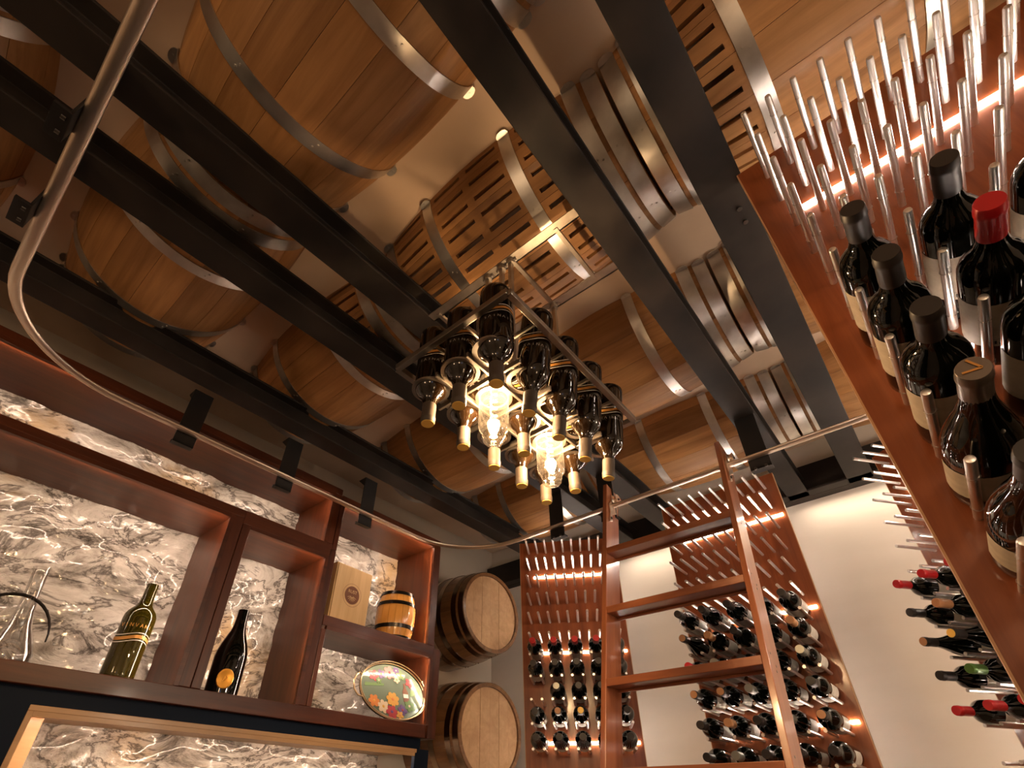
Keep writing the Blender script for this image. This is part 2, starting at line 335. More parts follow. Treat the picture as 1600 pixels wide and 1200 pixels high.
# ------------------------------------------------------------------ half barrels on the ceiling
LB, RB, RH = 0.962, 0.320, 0.272; CZ = 1.789
def Rx(x, L=LB, rb=RB, rh=RH): return rb - (rb-rh)*(2*x/L)**2
def stave_mesh(dth, slots=(), L=LB, rb=RB, rh=RH, x0=None, x1=None, mat='oak', th=0.020):
    x0 = -L/2 if x0 is None else x0; x1 = L/2 if x1 is None else x1
    xs = sorted(set([x0 + (x1-x0)*i/12 for i in range(13)] + [s for p in slots for s in p]))
    g = 0.0006/rb; lo, hi = -dth/2 + g, dth/2 - g; W = hi - lo
    if slots: th_ = [lo, lo+W*.19, lo+W*.32, lo+W*.69, lo+W*.82, hi]; sl = (1, 3)
    else: th_ = [lo, 0, hi]; sl = ()
    nc = len(th_); vs = []
    for x in xs:
        R = Rx(x, L, rb, rh)
        for a in th_: vs.append((x, R*sin(a), -R*cos(a)))
        for a in th_: vs.append((x, (R-th)*sin(a), -(R-th)*cos(a)))
    fs = []; st = 2*nc
    def cut(i, c):
        xm = (xs[i]+xs[i+1])/2; return c in sl and any(p[0] < xm < p[1] for p in slots)
    for i in range(len(xs)-1):
        for c in range(nc-1):
            a = i*st + c
            if not cut(i, c):
                fs.append((a, a+1, a+1+st, a+st)); fs.append((a+nc, a+nc+st, a+nc+1+st, a+nc+1))
            if c in sl and cut(i, c):
                fs.append((a, a+st, a+st+nc, a+nc)); fs.append((a+1, a+1+nc, a+1+st+nc, a+1+st))
                if i == 0 or not cut(i-1, c): fs.append((a, a+nc, a+nc+1, a+1))
                if i == len(xs)-2 or not cut(i+1, c): fs.append((a+st, a+1+st, a+1+nc+st, a+nc+st))
        fs.append((i*st, (i+1)*st, (i+1)*st+nc, i*st+nc)); e = i*st+nc-1; fs.append((e, e+nc, e+nc+st, e+st))
    e = (len(xs)-1)*st
    for c in range(nc-1): fs.append((c, c+nc, c+nc+1, c+1)); fs.append((e+c, e+c+1, e+c+1+nc, e+c+nc))
    return MB().add(vs, fs).mesh('stave', mat, True, 30)
def hoop_mesh(xc, w, L=LB, rb=RB, rh=RH, a0=-pi/2, a1=pi/2, mat='hoop', tabs=True, th=.0035, n=32):
    mb = MB(); vs = []; full = abs(a1-a0-2*pi) < 1e-6; m = n if full else n+1
    for i in range(m):
        a = a0 + (a1-a0)*i/n
        for x, dr in ((xc-w/2, .0008), (xc-w/2, th), (xc+w/2, th), (xc+w/2, .0008)):
            R = Rx(x, L, rb, rh) + dr; vs.append((x, R*sin(a), -R*cos(a)))
    fs = []
    for i in range(n):
        j = (i+1) % m
        for k in range(4): fs.append((i*4+k, i*4+(k+1) % 4, j*4+(k+1) % 4, j*4+k))
    if not full: fs += [(0, 3, 2, 1), (n*4, n*4+1, n*4+2, n*4+3)]
    mb.add(vs, fs)
    if tabs:
        for s in (-1, 1):
            R = sqrt(Rx(xc, L, rb, rh)**2 - (CZ-ZC)**2); zt = ZC - CZ - .008
            poly = [(xc-w/2, s*R), (xc+w/2, s*R)] + [(xc + w/2*cos(t), s*(R+.006) + s*w*.30*sin(t)) for t in [pi*k/6 for k in range(7)]]
            if s < 0: poly = poly[::-1]
            mb.prism(poly, zt-.004, zt)
            mb.cyl((xc, s*(R+.008), zt-.004), (xc, s*(R+.008), zt-.006), .003, 8)
    for t in (-.5, .25):
        for dx in (-.007, .007):
            R = Rx(xc, L, rb, rh) + th; a = t + dx*2
            mb.cyl((xc+dx, (R-.001)*sin(a), -(R-.001)*cos(a)), (xc+dx, (R+.0022)*sin(a), -(R+.0022)*cos(a)), .0032, 8)
    return mb.mesh('hoop', mat, True, 30)
NS = 9
DTH = pi/NS
ST = {'plain': stave_mesh(DTH), 'all': stave_mesh(DTH, [(-.365,-.21), (-.135,-.015), (.015,.135), (.21,.345)]),
      'right': stave_mesh(DTH, [(.21,.365)]), 'left': stave_mesh(DTH, [(-.365,-.21)])}
HOOPX = [-.4565, -.3960, -.172, .172, .3960, .4565]
HP = [hoop_mesh(x, .046 if abs(x) > .3 else .041) for x in HOOPX]
hd = MB()
def half_head(x):
    mb = MB(); n = 20; R = RH - .022
    poly = [(R*sin(-pi/2 + pi*i/n), -R*cos(-pi/2 + pi*i/n)) for i in range(n+1)]
    mx = Matrix(((0,0,1,x),(1,0,0,0),(0,1,0,0),(0,0,0,1)))
    mb.prism(poly, -.009, .009, mx); return mb.mesh('barrel_head', 'oak_head', False)
HEADS = [half_head(-.437), half_head(.437)]
YROW = [-1.47, -0.690, 0.095, 0.873, 1.665, 2.440]
XCOL = [-1.600, -0.620, 0.352]
ck = ['left column over the shelves', 'middle column over the chandelier', 'right column by the near rack']
rk_ = ['', 'first row', 'second row', 'third row', 'fourth row', 'farthest row']
for ci, xc in enumerate(XCOL):
    for ri, yc in enumerate(YROW):
        if ri == 0 or (ci == 2 and ri < 2): continue
        kind = {(0,3): 'right', (1,3): 'all', (2,3): 'left'}.get((ci, ri), 'plain')
        desc = {'plain': 'unslotted oak half barrel', 'all': 'oak half barrel slotted all over', 'right': 'oak half barrel slotted at right end', 'left': 'oak half barrel slotted at left end'}[kind]
        b = thing('half_barrel', f'{desc}, {ck[ci]}, {rk_[ri]}', 'barrel', (xc, yc, CZ), 'half barrels mounted on the ceiling')
        off = random.uniform(-.4, .4)*DTH
        for k in range(NS):
            a = -pi/2 + DTH*(k+.5)
            link('stave', ST[kind], b, Matrix.Rotation(a, 4, 'X'))
        for h in HP: link('hoop', h, b)
        for h in HEADS: link('barrel_head', h, b)
# small plaster patches between barrel ends above the black beams, as in the photo
for (x, y, L, wd, nm) in ((-.14, 1.262, .17, .05, 'patch of smooth plaster bridging two barrel ends'),):
    pass

# ------------------------------------------------------------------ short barrels standing out of the left wall behind the rack
def wall_barrel(c, label):
    L, rb, rh = 0.90, .285, .245
    mx = Matrix.Translation((XW+.0, c[1], c[2])) @ Matrix.Rotation(radians(-4), 4, 'Z')
    b = thing('wall_barrel', label, 'barrel', mx, 'short barrels on the left wall')
    n = 26; sm = stave_mesh(2*pi/n, (), L, rb, rh, 0.0, L/2, 'oak_dark')
    for k in range(n): link('stave', sm, b, Matrix.Rotation(2*pi*(k+.5)/n, 4, 'X'))
    for x in (.428, .374, .255, .16): link('hoop', hoop_mesh(x, .036, L, rb, rh, 0, 2*pi, 'hoop_dark', False, .003, 48), b)
    R = rh - .020; pw = 2*R/6
    for k in range(6):
        y0, y1 = -R + pw*k, -R + pw*(k+1) - .0015; m = 8; poly = []
        for i in range(m+1):
            y = y0 + (y1-y0)*i/m; poly.append((y, -sqrt(max(0, R*R-y*y))))
        for i in range(m, -1, -1):
            y = y0 + (y1-y0)*i/m; poly.append((y, sqrt(max(0, R*R-y*y))))
        mm = Matrix(((0,0,1,L/2-.022),(1,0,0,0),(0,1,0,0),(0,0,0,1)))
        mb = MB().prism(poly, -.009, .009 - .001*(k % 2)); part('head_plank', mb, 'oak_head', b, mm, False)
wall_barrel((0, 2.44, 1.03), 'short oak barrel with pale head and bronzed hoops on the left wall, upper of two')
wall_barrel((0, 2.44, 0.37), 'short oak barrel with pale head on the left wall, lower of two')

# ------------------------------------------------------------------ lit display shelves
XF, XK = -2.10, -2.46
sh = thing('display_shelf', 'dark wood display shelves with warm lit cubbies and stone backs on the left wall', 'shelf', (XF, 0, 0))
def board(nm, y0, y1, z0, z1, mat='shelf', lab=None, xf=XF, xk=XK):
    o = part(nm, MB().box((xk-XF, y0, z0), (xf-XF, y1, z1)), mat, sh, None, False, .0025)
    return o
YS = -1.3
board('shelf_board', YS, 1.247, 1.356, 1.392)
board('side_panel', 1.213, 1.247, 1.080, 1.356, 'shelf_v')
board('shelf_board', YS, .800, 1.041, 1.078)
board('shelf_board', .800, 1.250, 1.018, 1.080)
board('side_panel', .758, .800, .360, 1.041, 'shelf_v')
board('side_panel', .802, .838, .360, 1.018, 'shelf_v')
board('side_panel', 1.240, 1.276, .360, 1.053, 'shelf_v')
board('shelf_board', 1.249, 1.978, 1.325, 1.362)
board('side_panel', 1.944, 1.980, .742, 1.325, 'shelf_v')
board('side_panel', 1.250, 1.276, 1.055, 1.325, 'shelf_v')
board('shelf_board', 1.278, 1.982, .696, .742)
board('side_panel', 1.278, 1.302, .360, .680, 'shelf_v')
board('side_panel', 1.976, 2.030, .302, .730, 'shelf_v', xf=XF+.001)
board('shelf_board', YS, 1.960, .302, .360)
# front lips that hide the strips (a thin frame proud of the inner faces) and the strips themselves
CUB = [(YS, .742, .360, 1.025), (YS, 1.197, 1.078, 1.340), (.838, 1.224, .360, 1.002), (1.276, 1.928, .742, 1.309), (1.302, 1.960, .360, .680)]
for (y0, y1, z0, z1) in CUB:
    lip = MB(); d = .017
    lip.box((-.016, y0, z1), (.0015, y1+d, z1+d)); lip.box((-.016, y1, z0), (.0015, y1+d, z1))
    part('front_lip', lip, 'shelf', sh, None, False)
    s = MB(); s.box((-.026, y0+.02, z1+.0065), (-.018, y1-.012, z1+.0115)); s.box((-.026, y1+.010, z0+.01), (-.018, y1+.0155, z1-.02))
    part('light_strip', s, 'led_shelf', sh, None, False)
# stone slabs, split face
def stone_slab(y0, y1, z0, z1, x, parent, seed, xo):
    nu = max(4, int((y1-y0)/.016)); nv = max(4, int((z1-z0)/.016)); vs = []
    for j in range(nv+1):
        for i in range(nu+1):
            p = Vector((0, y0+(y1-y0)*i/nu, z0+(z1-z0)*j/nv))
            q = Vector((seed, p.y*1.0 + p.z*.4, p.z*1.7 - p.y*.5))
            d = .014*noise.fractal(q*6, 0.8, 2.1, 4) + .010*abs(noise.noise(q*3)) + .004*noise.noise(q*30)
            vs.append((x - xo + d, p.y, p.z))
    fs = [(j*(nu+1)+i, j*(nu+1)+i+1, (j+1)*(nu+1)+i+1, (j+1)*(nu+1)+i) for j in range(nv) for i in range(nu)]
    return link('stone_slab', MB().add(vs, fs).mesh('stone_slab', 'stone', True, 60), parent)
for k, (y0, y1, z0, z1) in enumerate(CUB): stone_slab(y0-.01, y1+.02, z0-.01, z1+.02, XK+.006, sh, 3.7*k, XF)
# navy front and the pale lower niche
mbn = MB(); XN = -.03
mbn.box((XN-.02, YS, -.60), (XN, .392, .302)); mbn.box((XN-.02, .392, .256), (XN, 1.96, .302)); mbn.box((XN-.02, 1.93, -.60), (XN, 2.02, .256))
part('navy_panel', mbn, 'navy', sh, None, False)
nb = MB(); nb.box((XN-.30, .380, .240), (XN+.002, 1.94, .256)); nb.box((XN-.30, .380, -.60), (XN+.002, .396, .240)); nb.box((XN-.30, .396, -.60), (XN-.15, .46, .240))
part('niche_lining', nb, 'niche', sh, None, False, .0015)
part('light_strip', MB().box((XN-.05, .42, .236), (XN-.04, 1.90, .2395)), 'led_shelf', sh, None, False)
part('front_lip', MB().box((XN-.012, .396, .226), (XN+.001, 1.93, .240)), 'niche', sh, None, False)
stone_slab(.40, 1.93, -.60, .24, -2.40, sh, 21.0, XF)
part('base_cabinet', MB().box((-.38, YS, -FLOOR+.01), (0.02, 2.02, -.60)), 'navy', sh, None, False, .003)

# ------------------------------------------------------------------ rail and hangers
RZ, RX, RY0, RY1, RR = 1.180, -1.880, -0.200, 1.957, 0.38
def arc(cx, cy, a0, a1, r, n=14): return [(cx + r*cos(a0+(a1-a0)*i/n), cy + r*sin(a0+(a1-a0)*i/n), RZ) for i in range(n+1)]
pts = [(1.2, RY0, RZ)] + [(x, RY0, RZ) for x in (.4, -.3, -1.0)] + arc(RX+RR, RY0+RR, -pi/2, -pi, RR) + [(RX, .8, RZ)] + arc(RX+RR, RY1-RR, pi, pi/2, RR) + [(-1.0, RY1, RZ), (-.3, RY1, RZ), (.3, RY1, RZ), (1.2, RY1, RZ)]
def flat_tube(pts, ra, rb, n=16):
    pts = [Vector(p) for p in pts]; vs = []; fs = []; N = len(pts)
    for i, p in enumerate(pts):
        t = (pts[min(i+1, N-1)] - pts[max(i-1, 0)]).normalized(); s = Vector((-t.y, t.x, 0))
        vs += [p + s*ra*cos(2*pi*k/n) + Vector((0, 0, rb*sin(2*pi*k/n))) for k in range(n)]
    for i in range(N-1):
        for k in range(n): fs.append((i*n+k, i*n+(k+1) % n, (i+1)*n+(k+1) % n, (i+1)*n+k))
    fs += [tuple(range(n))[::-1], tuple((N-1)*n+k for k in range(n))]
    return MB().add(vs, fs)
tag(link('ladder_rail', flat_tube(pts, .0165, .0085).mesh('ladder_rail', 'rail', True, 60)), 'oval stainless ladder rail looping past the shelves and the racks', 'rail')
def hanger(kind, x, y, label):
    """flat black plate hanging from a beam, bent foot at its lower end holding the rail"""
    o = thing('rail_hanger', label, 'bracket', (x, y, BZ), 'black rail hangers')
    if kind == 'side':      # plate in the YZ plane behind the rail
        w = .0375
        part('plate', MB().box((-.003, -w, -.255), (.003, w, 0)), 'black', o, None, False, .001)
        part('foot', MB().box((-.022, -w, -.257), (.003, w, -.251)).box((-.022, -w, -.251), (-.017, w, -.243)), 'black', o, None, False)
        part('rib', MB().prism([(0, 0), (-.055, 0), (0, -.05)], -.003, .003, Matrix(((1,0,0,0),(0,0,1,-w+.003),(0,1,0,0),(0,0,0,1)))), 'black', o, None, False)
        part('saddle', MB().cyl((0, -.012, RZ-BZ), (.012, -.012, RZ-BZ), .008, 10), 'rivet', o)
    else:                   # plate in the XZ plane, rail in front of it
        w = .040; s = kind
        part('plate', MB().box((-w, -.003, -.255), (w, .003, 0)), 'black', o, None, False, .001)
        part('foot', MB().box((-w, -.003, -.258), (w, .030*s, -.250) ) if s > 0 else MB().box((-w, .030*s, -.258), (w, .003, -.250)), 'black', o, None, False)
        part('bolt', MB().cyl((.02, -.004, RZ-BZ-.05), (.02, -.012, RZ-BZ-.05), .006, 8).cyl((-.02, -.004, RZ-BZ-.05), (-.02, -.012, RZ-BZ-.05), .006, 8), 'rivet', o)
for k, y in enumerate((.417, .838, 1.275)):
    hanger('side', -1.900, y, 'black flat hanger from the beam to the rail above the shelves, ' + ('leftmost of three', 'middle of three', 'rightmost of three')[k])
for k, (x, nm) in enumerate(((-1.253, 'left of the ladder'), (-.962, 'just left of the ladder'), (-.279, 'just right of the ladder top'), (.01, 'above the center rack, right of the ladder'))):
    if k < 3: hanger(1, x, RY1+.018, 'black flat hanger from a beam to the far rail, ' + nm)
for k, x in enumerate((-1.253, -.962)):
    hanger(-1, x, RY0-.018, 'black flat hanger from a beam to the near rail in the top left corner, ' + ('lower' if k == 0 else 'upper'))

# ------------------------------------------------------------------ bottles
BORD = [(0.001, .004), (.020, .002), (.0350, 0), (.0372, .004), (.0375, .02), (.0375, .180), (.0365, .193), (.0325, .205), (.0250, .216), (.0185, .226), (.0155, .238), (.0142, .255), (.0138, .296)]
BURG = [(0.001, .004), (.020, .002), (.0380, 0), (.0405, .004), (.0410, .02), (.0410, .125), (.0395, .145), (.0345, .170), (.0270, .195), (.0200, .218), (.0162, .240), (.0148, .262), (.0142, .296)]
CAPP = [(.0152, .244), (.0155, .250), (.0150, .281), (.0160, .2835), (.0162, .289), (.0156, .2915), (.0154, .298), (.0146, .300), (.0, .3001)]
def lprof(p, s=1.0): return [(r*s, z*s) for r, z in p]
BM = {}
for nm, p in (('bord', BORD), ('burg', BURG)):
    for g in ('glass', 'amber'):
        BM[nm, g] = MB().lathe(p, 28, None, False, True).mesh('bottle_glass', g, True, 40)
def cap_mesh(mat, s=1.0): return MB().lathe(lprof(CAPP, s), 24, None, False, False).mesh('capsule', mat, True, 40)
for c in ('cap_black', 'cap_bronze', 'cap_tan', 'cap_red', 'cap_gold', 'cap_cork', 'cap_grey', 'cap_green'): BM[c] = cap_mesh(c)
for t in ('cap_gold', 'cap_cork', 'cap_grey'):
    BM['top', t] = MB().lathe([(.0138, .3002), (.0138, .3016), (0, .3018)], 20, None, False, False).mesh('foil_top', 'gold_top' if t == 'cap_gold' else t, True, 40)
def wrap(r, z0, z1, ang, n=18, th=.0006):
    mb = MB(); mb.lathe([(r+th, z0), (r+th, z1)], n, None, False, False, -ang/2, ang/2); return mb
BM['label', 'paper'] = wrap(.0375, .055, .150, radians(210)).mesh('label', 'paper')
BM['label', 'white'] = wrap(.0375, .050, .155, radians(210)).mesh('label', 'paper_white')
BM['blabel', 'paper'] = wrap(.0410, .035, .110, radians(190)).mesh('label', 'paper')
BM['blabel', 'white'] = wrap(.0410, .035, .110, radians(190)).mesh('label', 'paper_white')
ink = MB()
for k in range(11):
    a = radians(-42 + 8.4*k); h = .0045
    ink.box((-.0008, -.0011, 0), (.0004, .0011, h + .001*(k % 3)), Matrix.Rotation(a, 4, 'Z') @ T(.0388, 0, .062))
    if k % 2: ink.box((-.0008, -.0022, 0), (.0004, .0022, .0010), Matrix.Rotation(a, 4, 'Z') @ T(.0388, 0, .062))
ink.lathe([(.0384, .072), (.0384, .0725)], 14, None, False, False, -.8, .8)
BM['ink'] = ink.mesh('print', 'ink', False)
def bottle(mx, shape, cap, top, lab, label, group, glass='glass', print_=False, s=1.0):
    b = thing('wine_bottle', label, 'bottle', mx, group)
    link('bottle_glass', BM[shape, glass], b); link('capsule', BM[cap], b)
    if top: tag(link('foil_top', BM['top', top], b))
    if lab:
        l = link('label', BM[('blabel' if shape == 'burg' else 'label'), lab], b)
        if print_ and shape == 'bord': link('print', BM['ink'], l)
    return b

# ------------------------------------------------------------------ peg racks
PX, PZ, PL, PR, Z0P = .0525, .1065, .187, .0064, 1.315
peg_mesh = MB().lathe([(PR, 0), (PR, .183), (PR-.001, .1865), (PR-.003, .187)], 12, None, False, True).mesh('peg', 'alu', True, 40)
peg_lo = MB().lathe([(PR, 0), (PR, .187)], 8, None, False, True).mesh('peg', 'alu', True, 40)
ring_mesh = MB().tube([(( PR+.0004)*cos(2*pi*k/14), (PR+.0004)*sin(2*pi*k/14), 0) for k in range(14)], .0011, 5, True)
ring_mesh = ring_mesh.mesh('grip_ring', 'ring', True, 60)
def rack(nm, label, p0, ang, width, rows, leds, zb=-1.46, near=False, cols=10, z0=Z0P):
    a = radians(ang); e = Vector((cos(a), sin(a), 0)); n = Vector((sin(a), -cos(a), 0))
    # local axes: X along the panel, Y away from the viewer, Z up; panel front at local y=0
    mx = Matrix(((e.x, -n.x, 0, p0[0]), (e.y, -n.y, 0, p0[1]), (0, 0, 1, 0), (0, 0, 0, 1)))
    r = thing(nm, label, 'wine rack', mx, 'wine peg racks')
    W = width; th = .020
    part('panel', MB().box((.003, 0, zb), (W-.003, th, BZ)), 'panel', r, None, False)
    part('edge_band', MB().box((0, 0, zb), (.003, th, BZ)), 'panel_edge', r, None, False)
    part('edge_band', MB().box((W-.003, 0, zb), (W, th, BZ)), 'panel_edge', r, None, False)
    for z in leds:
        part('light_strip', MB().box((.082, -.004, z-.006), (W-.018, .001, z+.006)), 'led', r, None, False)
    for z in (1.16, .30):
        part('rear_light_strip', MB().box((.04, th-.001, z-.004), (W-.04, th+.002, z+.004)), 'led', r, None, False)
    mp = Matrix(((1,0,0,0),(0,0,-1,0),(0,1,0,0),(0,0,0,1)))   # +Z -> -Y
    for j in range(rows):
        for i in range(cols):
            m = T(.0575 + PX*i, 0, z0 - PZ*j) @ mp
            p = link('peg', peg_mesh if near else peg_lo, r, m)
            if near:
                for zr in (.038, .140): link('grip_ring', ring_mesh, p, T(0, 0, zr))
    return e, n, Vector((p0[0], p0[1], 0)) + e*.0575
def rack_bottle(R, i, j, shape, cap, top, lab, label, group, print_=False, glass='glass', z0=Z0P):
    e, n, o = R; rr = .0375 if shape == 'bord' else .041
    dz = sqrt((rr+PR)**2 - (PX/2)**2) + .0006
    p = o + e*(PX*(i+.5)) + Vector((0, 0, z0 - PZ*j + dz)) + n*.008
    return bottle(frame_mx(p, n, (0, 0, -1)), shape, cap, top, lab, label, group, glass, print_)
Rl = rack('wine_rack', 'wooden peg rack nearest the wall barrels, left of the ladder', (-1.778, 2.349), 31, .583, 12, (1.157, .722, .29))
Rc = rack('wine_rack', 'wooden peg rack behind the ladder, facing straight into the room', (-.900, 2.500), 0, .583, 12, (1.160, .722, .29))
Rr = rack('wine_rack', 'wooden peg rack at the right by the back wall, mostly behind the near rack', (.0817, 2.666), -38, .583, 12, (1.160, .722, .29))
Rn = rack('near_wine_rack', 'large wooden peg rack close to the camera at the right edge of the photo', (.051, .931), 0, .583, 15, (1.133, .600), near=True, z0=1.306)
rowname = {6: 'top bottle row', 7: 'second bottle row', 8: 'third bottle row', 9: 'fourth bottle row', 10: 'fifth bottle row', 11: 'sixth bottle row'}
capname = {'cap_black': 'black capsule', 'cap_red': 'red capsule', 'cap_cork': 'tan capsule', 'cap_grey': 'grey capsule', 'cap_bronze': 'bronze grey capsule', 'cap_green': 'green capsule', 'cap_gold': 'gold capsule'}
def fill(R, who, spec, group, near=False, z0=Z0P):
    for j, row in spec.items():
        for k, it in enumerate(row):
            if it is None: continue
            shape, cap, top, lab = it
            cn = capname[cap].replace(' capsule', '-capped') + (' tan-topped' if top == 'cap_cork' else ' gold-topped' if top == 'cap_gold' else '') + (' sloping-shouldered' if shape == 'burg' else '')
            rack_bottle(R, 2*k, j, shape, cap, top, lab, f'{cn} wine bottle, {ORD[k]} from left, {rowname[j]} of {who}', group, near, z0=z0)
b_, r_c = ('bord', 'cap_black', None, 'white'), ('bord', 'cap_red', None, 'white')
bg = ('burg', 'cap_black', 'cap_cork', 'paper'); bk = ('bord', 'cap_black', 'cap_cork', 'white'); bgr = ('bord', 'cap_grey', None, 'white'); tan = ('bord', 'cap_cork', None, 'white')
fill(Rl, 'left rack', {6: [r_c]*5, 7: [b_]*5, 8: [None, bgr, b_, b_, b_], 9: [b_, bk, ('bord', 'cap_black', 'cap_gold', 'white'), bk, b_], 10: [b_, b_, b_, b_, b_]}, 'bottles on the left rack')
fill(Rc, 'center rack', {6: [b_, b_, b_, b_, b_], 7: [bg, tan, b_, b_, tan], 8: [r_c, bgr, b_, b_, bgr], 9: [bk, bk, bgr, b_, b_], 10: [b_, tan, b_, bgr, bk], 11: [b_, bgr, b_, b_, b_]}, 'bottles on the center rack')
fill(Rr, 'right rack', {6: [r_c, r_c, r_c, r_c], 7: [b_, tan, b_, b_], 8: [bg, ('burg', 'cap_black', 'cap_gold', 'paper'), b_], 9: [b_, ('bord', 'cap_green', None, 'white'), b_], 10: [r_c, r_c, r_c]}, 'bottles on the right rack')
nb_ = ('bord', 'cap_black', None, 'paper')
fill(Rn, 'near rack', {6: [nb_, nb_, nb_], 7: [nb_, ('bord', 'cap_red', None, 'paper'), nb_], 8: [nb_, nb_, nb_], 9: [None, nb_, nb_], 10: [('burg', 'cap_black', None, 'paper'), nb_, nb_], 11: [nb_, nb_, None]}, 'bottles on the near rack', True, 1.306)
vb = rack_bottle(Rn, 0, 9, 'burg', 'cap_bronze', None, 'paper', 'sloping-shouldered bottle with gold V on its bronze capsule in the near rack', 'bottles on the near rack', z0=1.306)
vm = MB()
for a, b in (((-.0070, .0078), (.0005, -.0070)), ((.0005, -.0070), (.0095, .0070))):
    A, B = Vector((*a, .3006)), Vector((*b, .3006)); d = (B-A).normalized(); s = Vector((-d.y, d.x, 0))*.0012
    vm.add([A+s, A-s, B-s, B+s, A+s+Vector((0,0,.0008)), A-s+Vector((0,0,.0008)), B-s+Vector((0,0,.0008)), B+s+Vector((0,0,.0008))], [(0,1,2,3),(7,6,5,4),(0,4,5,1),(1,5,6,2),(2,6,7,3),(3,7,4,0)])
part('letter_v', vm, 'gold_print', vb, Matrix.Rotation(radians(150), 4, 'Z'), False)

# ------------------------------------------------------------------ ladder
LA = radians(14.1)
lad = thing('library_ladder', 'mahogany library ladder with steel hooks hanging on the rail', 'ladder', Matrix.Translation((-.672, 1.905, RZ)) @ Matrix.Rotation(-LA, 4, 'X'))
HW = .278; DP = .108
for s in (-1, 1):
    x0, x1 = (s*HW - .0, s*HW - s*.020)
    part('stile', MB().box((min(x0,x1), 0, -2.72), (max(x0,x1), DP, .118)), 'ladder', lad, None, False, .002)
for k in range(9):
    z = -.273 - .2785*k
    mt = MB(); mt.box((-HW+.02, 0, -.013), (HW-.02, DP, .013)); mt.box((-HW+.02, DP-.03, -.022), (HW-.02, DP-.018, -.013))
    part('tread', mt, 'tread', lad, Matrix.Translation((0, 0, z)) @ Matrix.Rotation(LA, 4, 'X'), False, .002)
for s in (-1, 1):
    h = MB(); xx = s*HW + (.004 if s > 0 else .024)
    # rolling hook: wheel on the rail, scalloped plate on the outer cheek of the stile
    poly = [(.02, -.10), (.045, -.085), (.040, -.05), (.062, -.03), (.085, -.012), (.090, .03), (.070, .05), (.060, .085), (.035, .07), (.030, .03), (.012, .0), (.024, -.04)]
    part('hook_plate', MB().prism(poly, -.003, .003, Matrix(((0,0,1,xx),(1,0,0,0),(0,1,0,0),(0,0,0,1)))), 'rail', lad, None, False, .001)
    part('wheel', MB().lathe([(.012, -.010), (.026, -.010), (.020, -.003), (.020, .003), (.026, .010), (.012, .010)], 24, Matrix(((0,0,1,xx+.016),(1,0,0,.055),(0,1,0,.047),(0,0,0,1)))), 'rail', lad)
    part('bolt', MB().cyl((xx-.006, .03, -.075), (xx+.008, .03, -.075), .006, 8).cyl((xx-.006, .055, .047), (xx+.03, .055, .047), .006, 8), 'rivet', lad)
for k in range(5):
    z = -.273 - .2785*k; m = MB()
    for dy, dz in ((.03, .03), (.055, -.015), (.062, .004)): m.cyl((HW-.0005, dy, z+dz), (HW+.0008, dy, z+dz), .0035, 8)
    part('screw_hole', m, 'rivet', lad)

# ------------------------------------------------------------------ chandelier
ZT = .700
ch = thing('bottle_chandelier', 'brushed metal chandelier frame holding upturned wine bottles around two clear bulbs', 'chandelier', (-.585, .800, BZ))
def cpart(nm, mb, mat, **k): return part(nm, mb, mat, ch, T(.585, -.800, -BZ), **k)
for y in (.742, .965):
    cpart('ceiling_rail', MB().box((-.912, y-.016, BZ-.002), (-.327, y+.016, BZ+.002)).box((-.912, y+.012, BZ-.002), (-.327, y+.016, BZ+.028)), 'chand', smooth=False)
for x in (-.880, -.560, -.400):
    cpart('cross_bar', MB().box((x-.006, .742, BZ-.006), (x+.006, .965, BZ+.006)), 'chand', smooth=False)
FZ = .885; fx0, fx1, fy0, fy1 = -.757, -.411, .528, 1.078
rods = [(-.655, .742), (-.600, .742), (-.565, .742), (-.560, .965), (-.605, .965), (-.65, .965)]
for x, y in rods:
    cpart('rod', MB().box((x-.006, y-.006, FZ+.02), (x+.006, y+.006, BZ-.008)), 'chand', smooth=False)
    cpart('rod_clamp', MB().cyl((x, y, BZ-.020), (x, y, BZ+.004), .013, 12).cyl((x-.02, y, BZ-.008), (x+.02, y, BZ-.008), .004, 8), 'chand')
def bar(a, b, w, t, nm='frame_bar'):
    a, b = Vector(a), Vector(b); d = (b-a).normalized(); s = Vector((-d.y, d.x, 0))*w/2; u = Vector((0, 0, t/2))
    mb = MB().add([a-s-u, a+s-u, b+s-u, b-s-u, a-s+u, a+s+u, b+s+u, b-s+u], [(0,1,2,3),(7,6,5,4),(0,4,5,1),(1,5,6,2),(2,6,7,3),(3,7,4,0)])
    cpart(nm, mb, 'chand', smooth=False, bevel=.0008)
for a, b in (((fx0,fy0,FZ),(fx1,fy0,FZ)), ((fx1,fy0,FZ),(fx1,fy1,FZ)), ((fx1,fy1,FZ),(fx0,fy1,FZ)), ((fx0,fy1,FZ),(fx0,fy0,FZ))): bar(a, b, .014, .016)
XS = [-.680, -.586, -.492]; YS_ = [.575, .690, .803, .916, 1.028]
for x in ((XS[0]+XS[1])/2, (XS[1]+XS[2])/2): bar((x, fy0, FZ), (x, fy1, FZ), .005, .010, 'divider_bar')
for k in range(4): y = (YS_[k]+YS_[k+1])/2; bar((fx0, y, FZ), (fx1, y, FZ), .005, .010, 'divider_bar')
LZ = .800
for x in ((XS[0]+XS[1])/2, (XS[1]+XS[2])/2): bar((x, YS_[0]-.03, LZ), (x, YS_[-1]+.03, LZ), .006, .014, 'lattice_bar')
for k in range(4):
    y = (YS_[k]+YS_[k+1])/2
    bar((XS[0]-.030, y, LZ), (XS[2]+.030, y, LZ), .006, .014, 'lattice_bar')
ringm = MB().lathe([(.0330, 0), (.0440, 0), (.0440, .005), (.0330, .005), (.0330, 0)], 32, None, False, False).mesh('holder_ring', 'chand', True, 40)
stripe_w = MB(); stripe_g = MB()
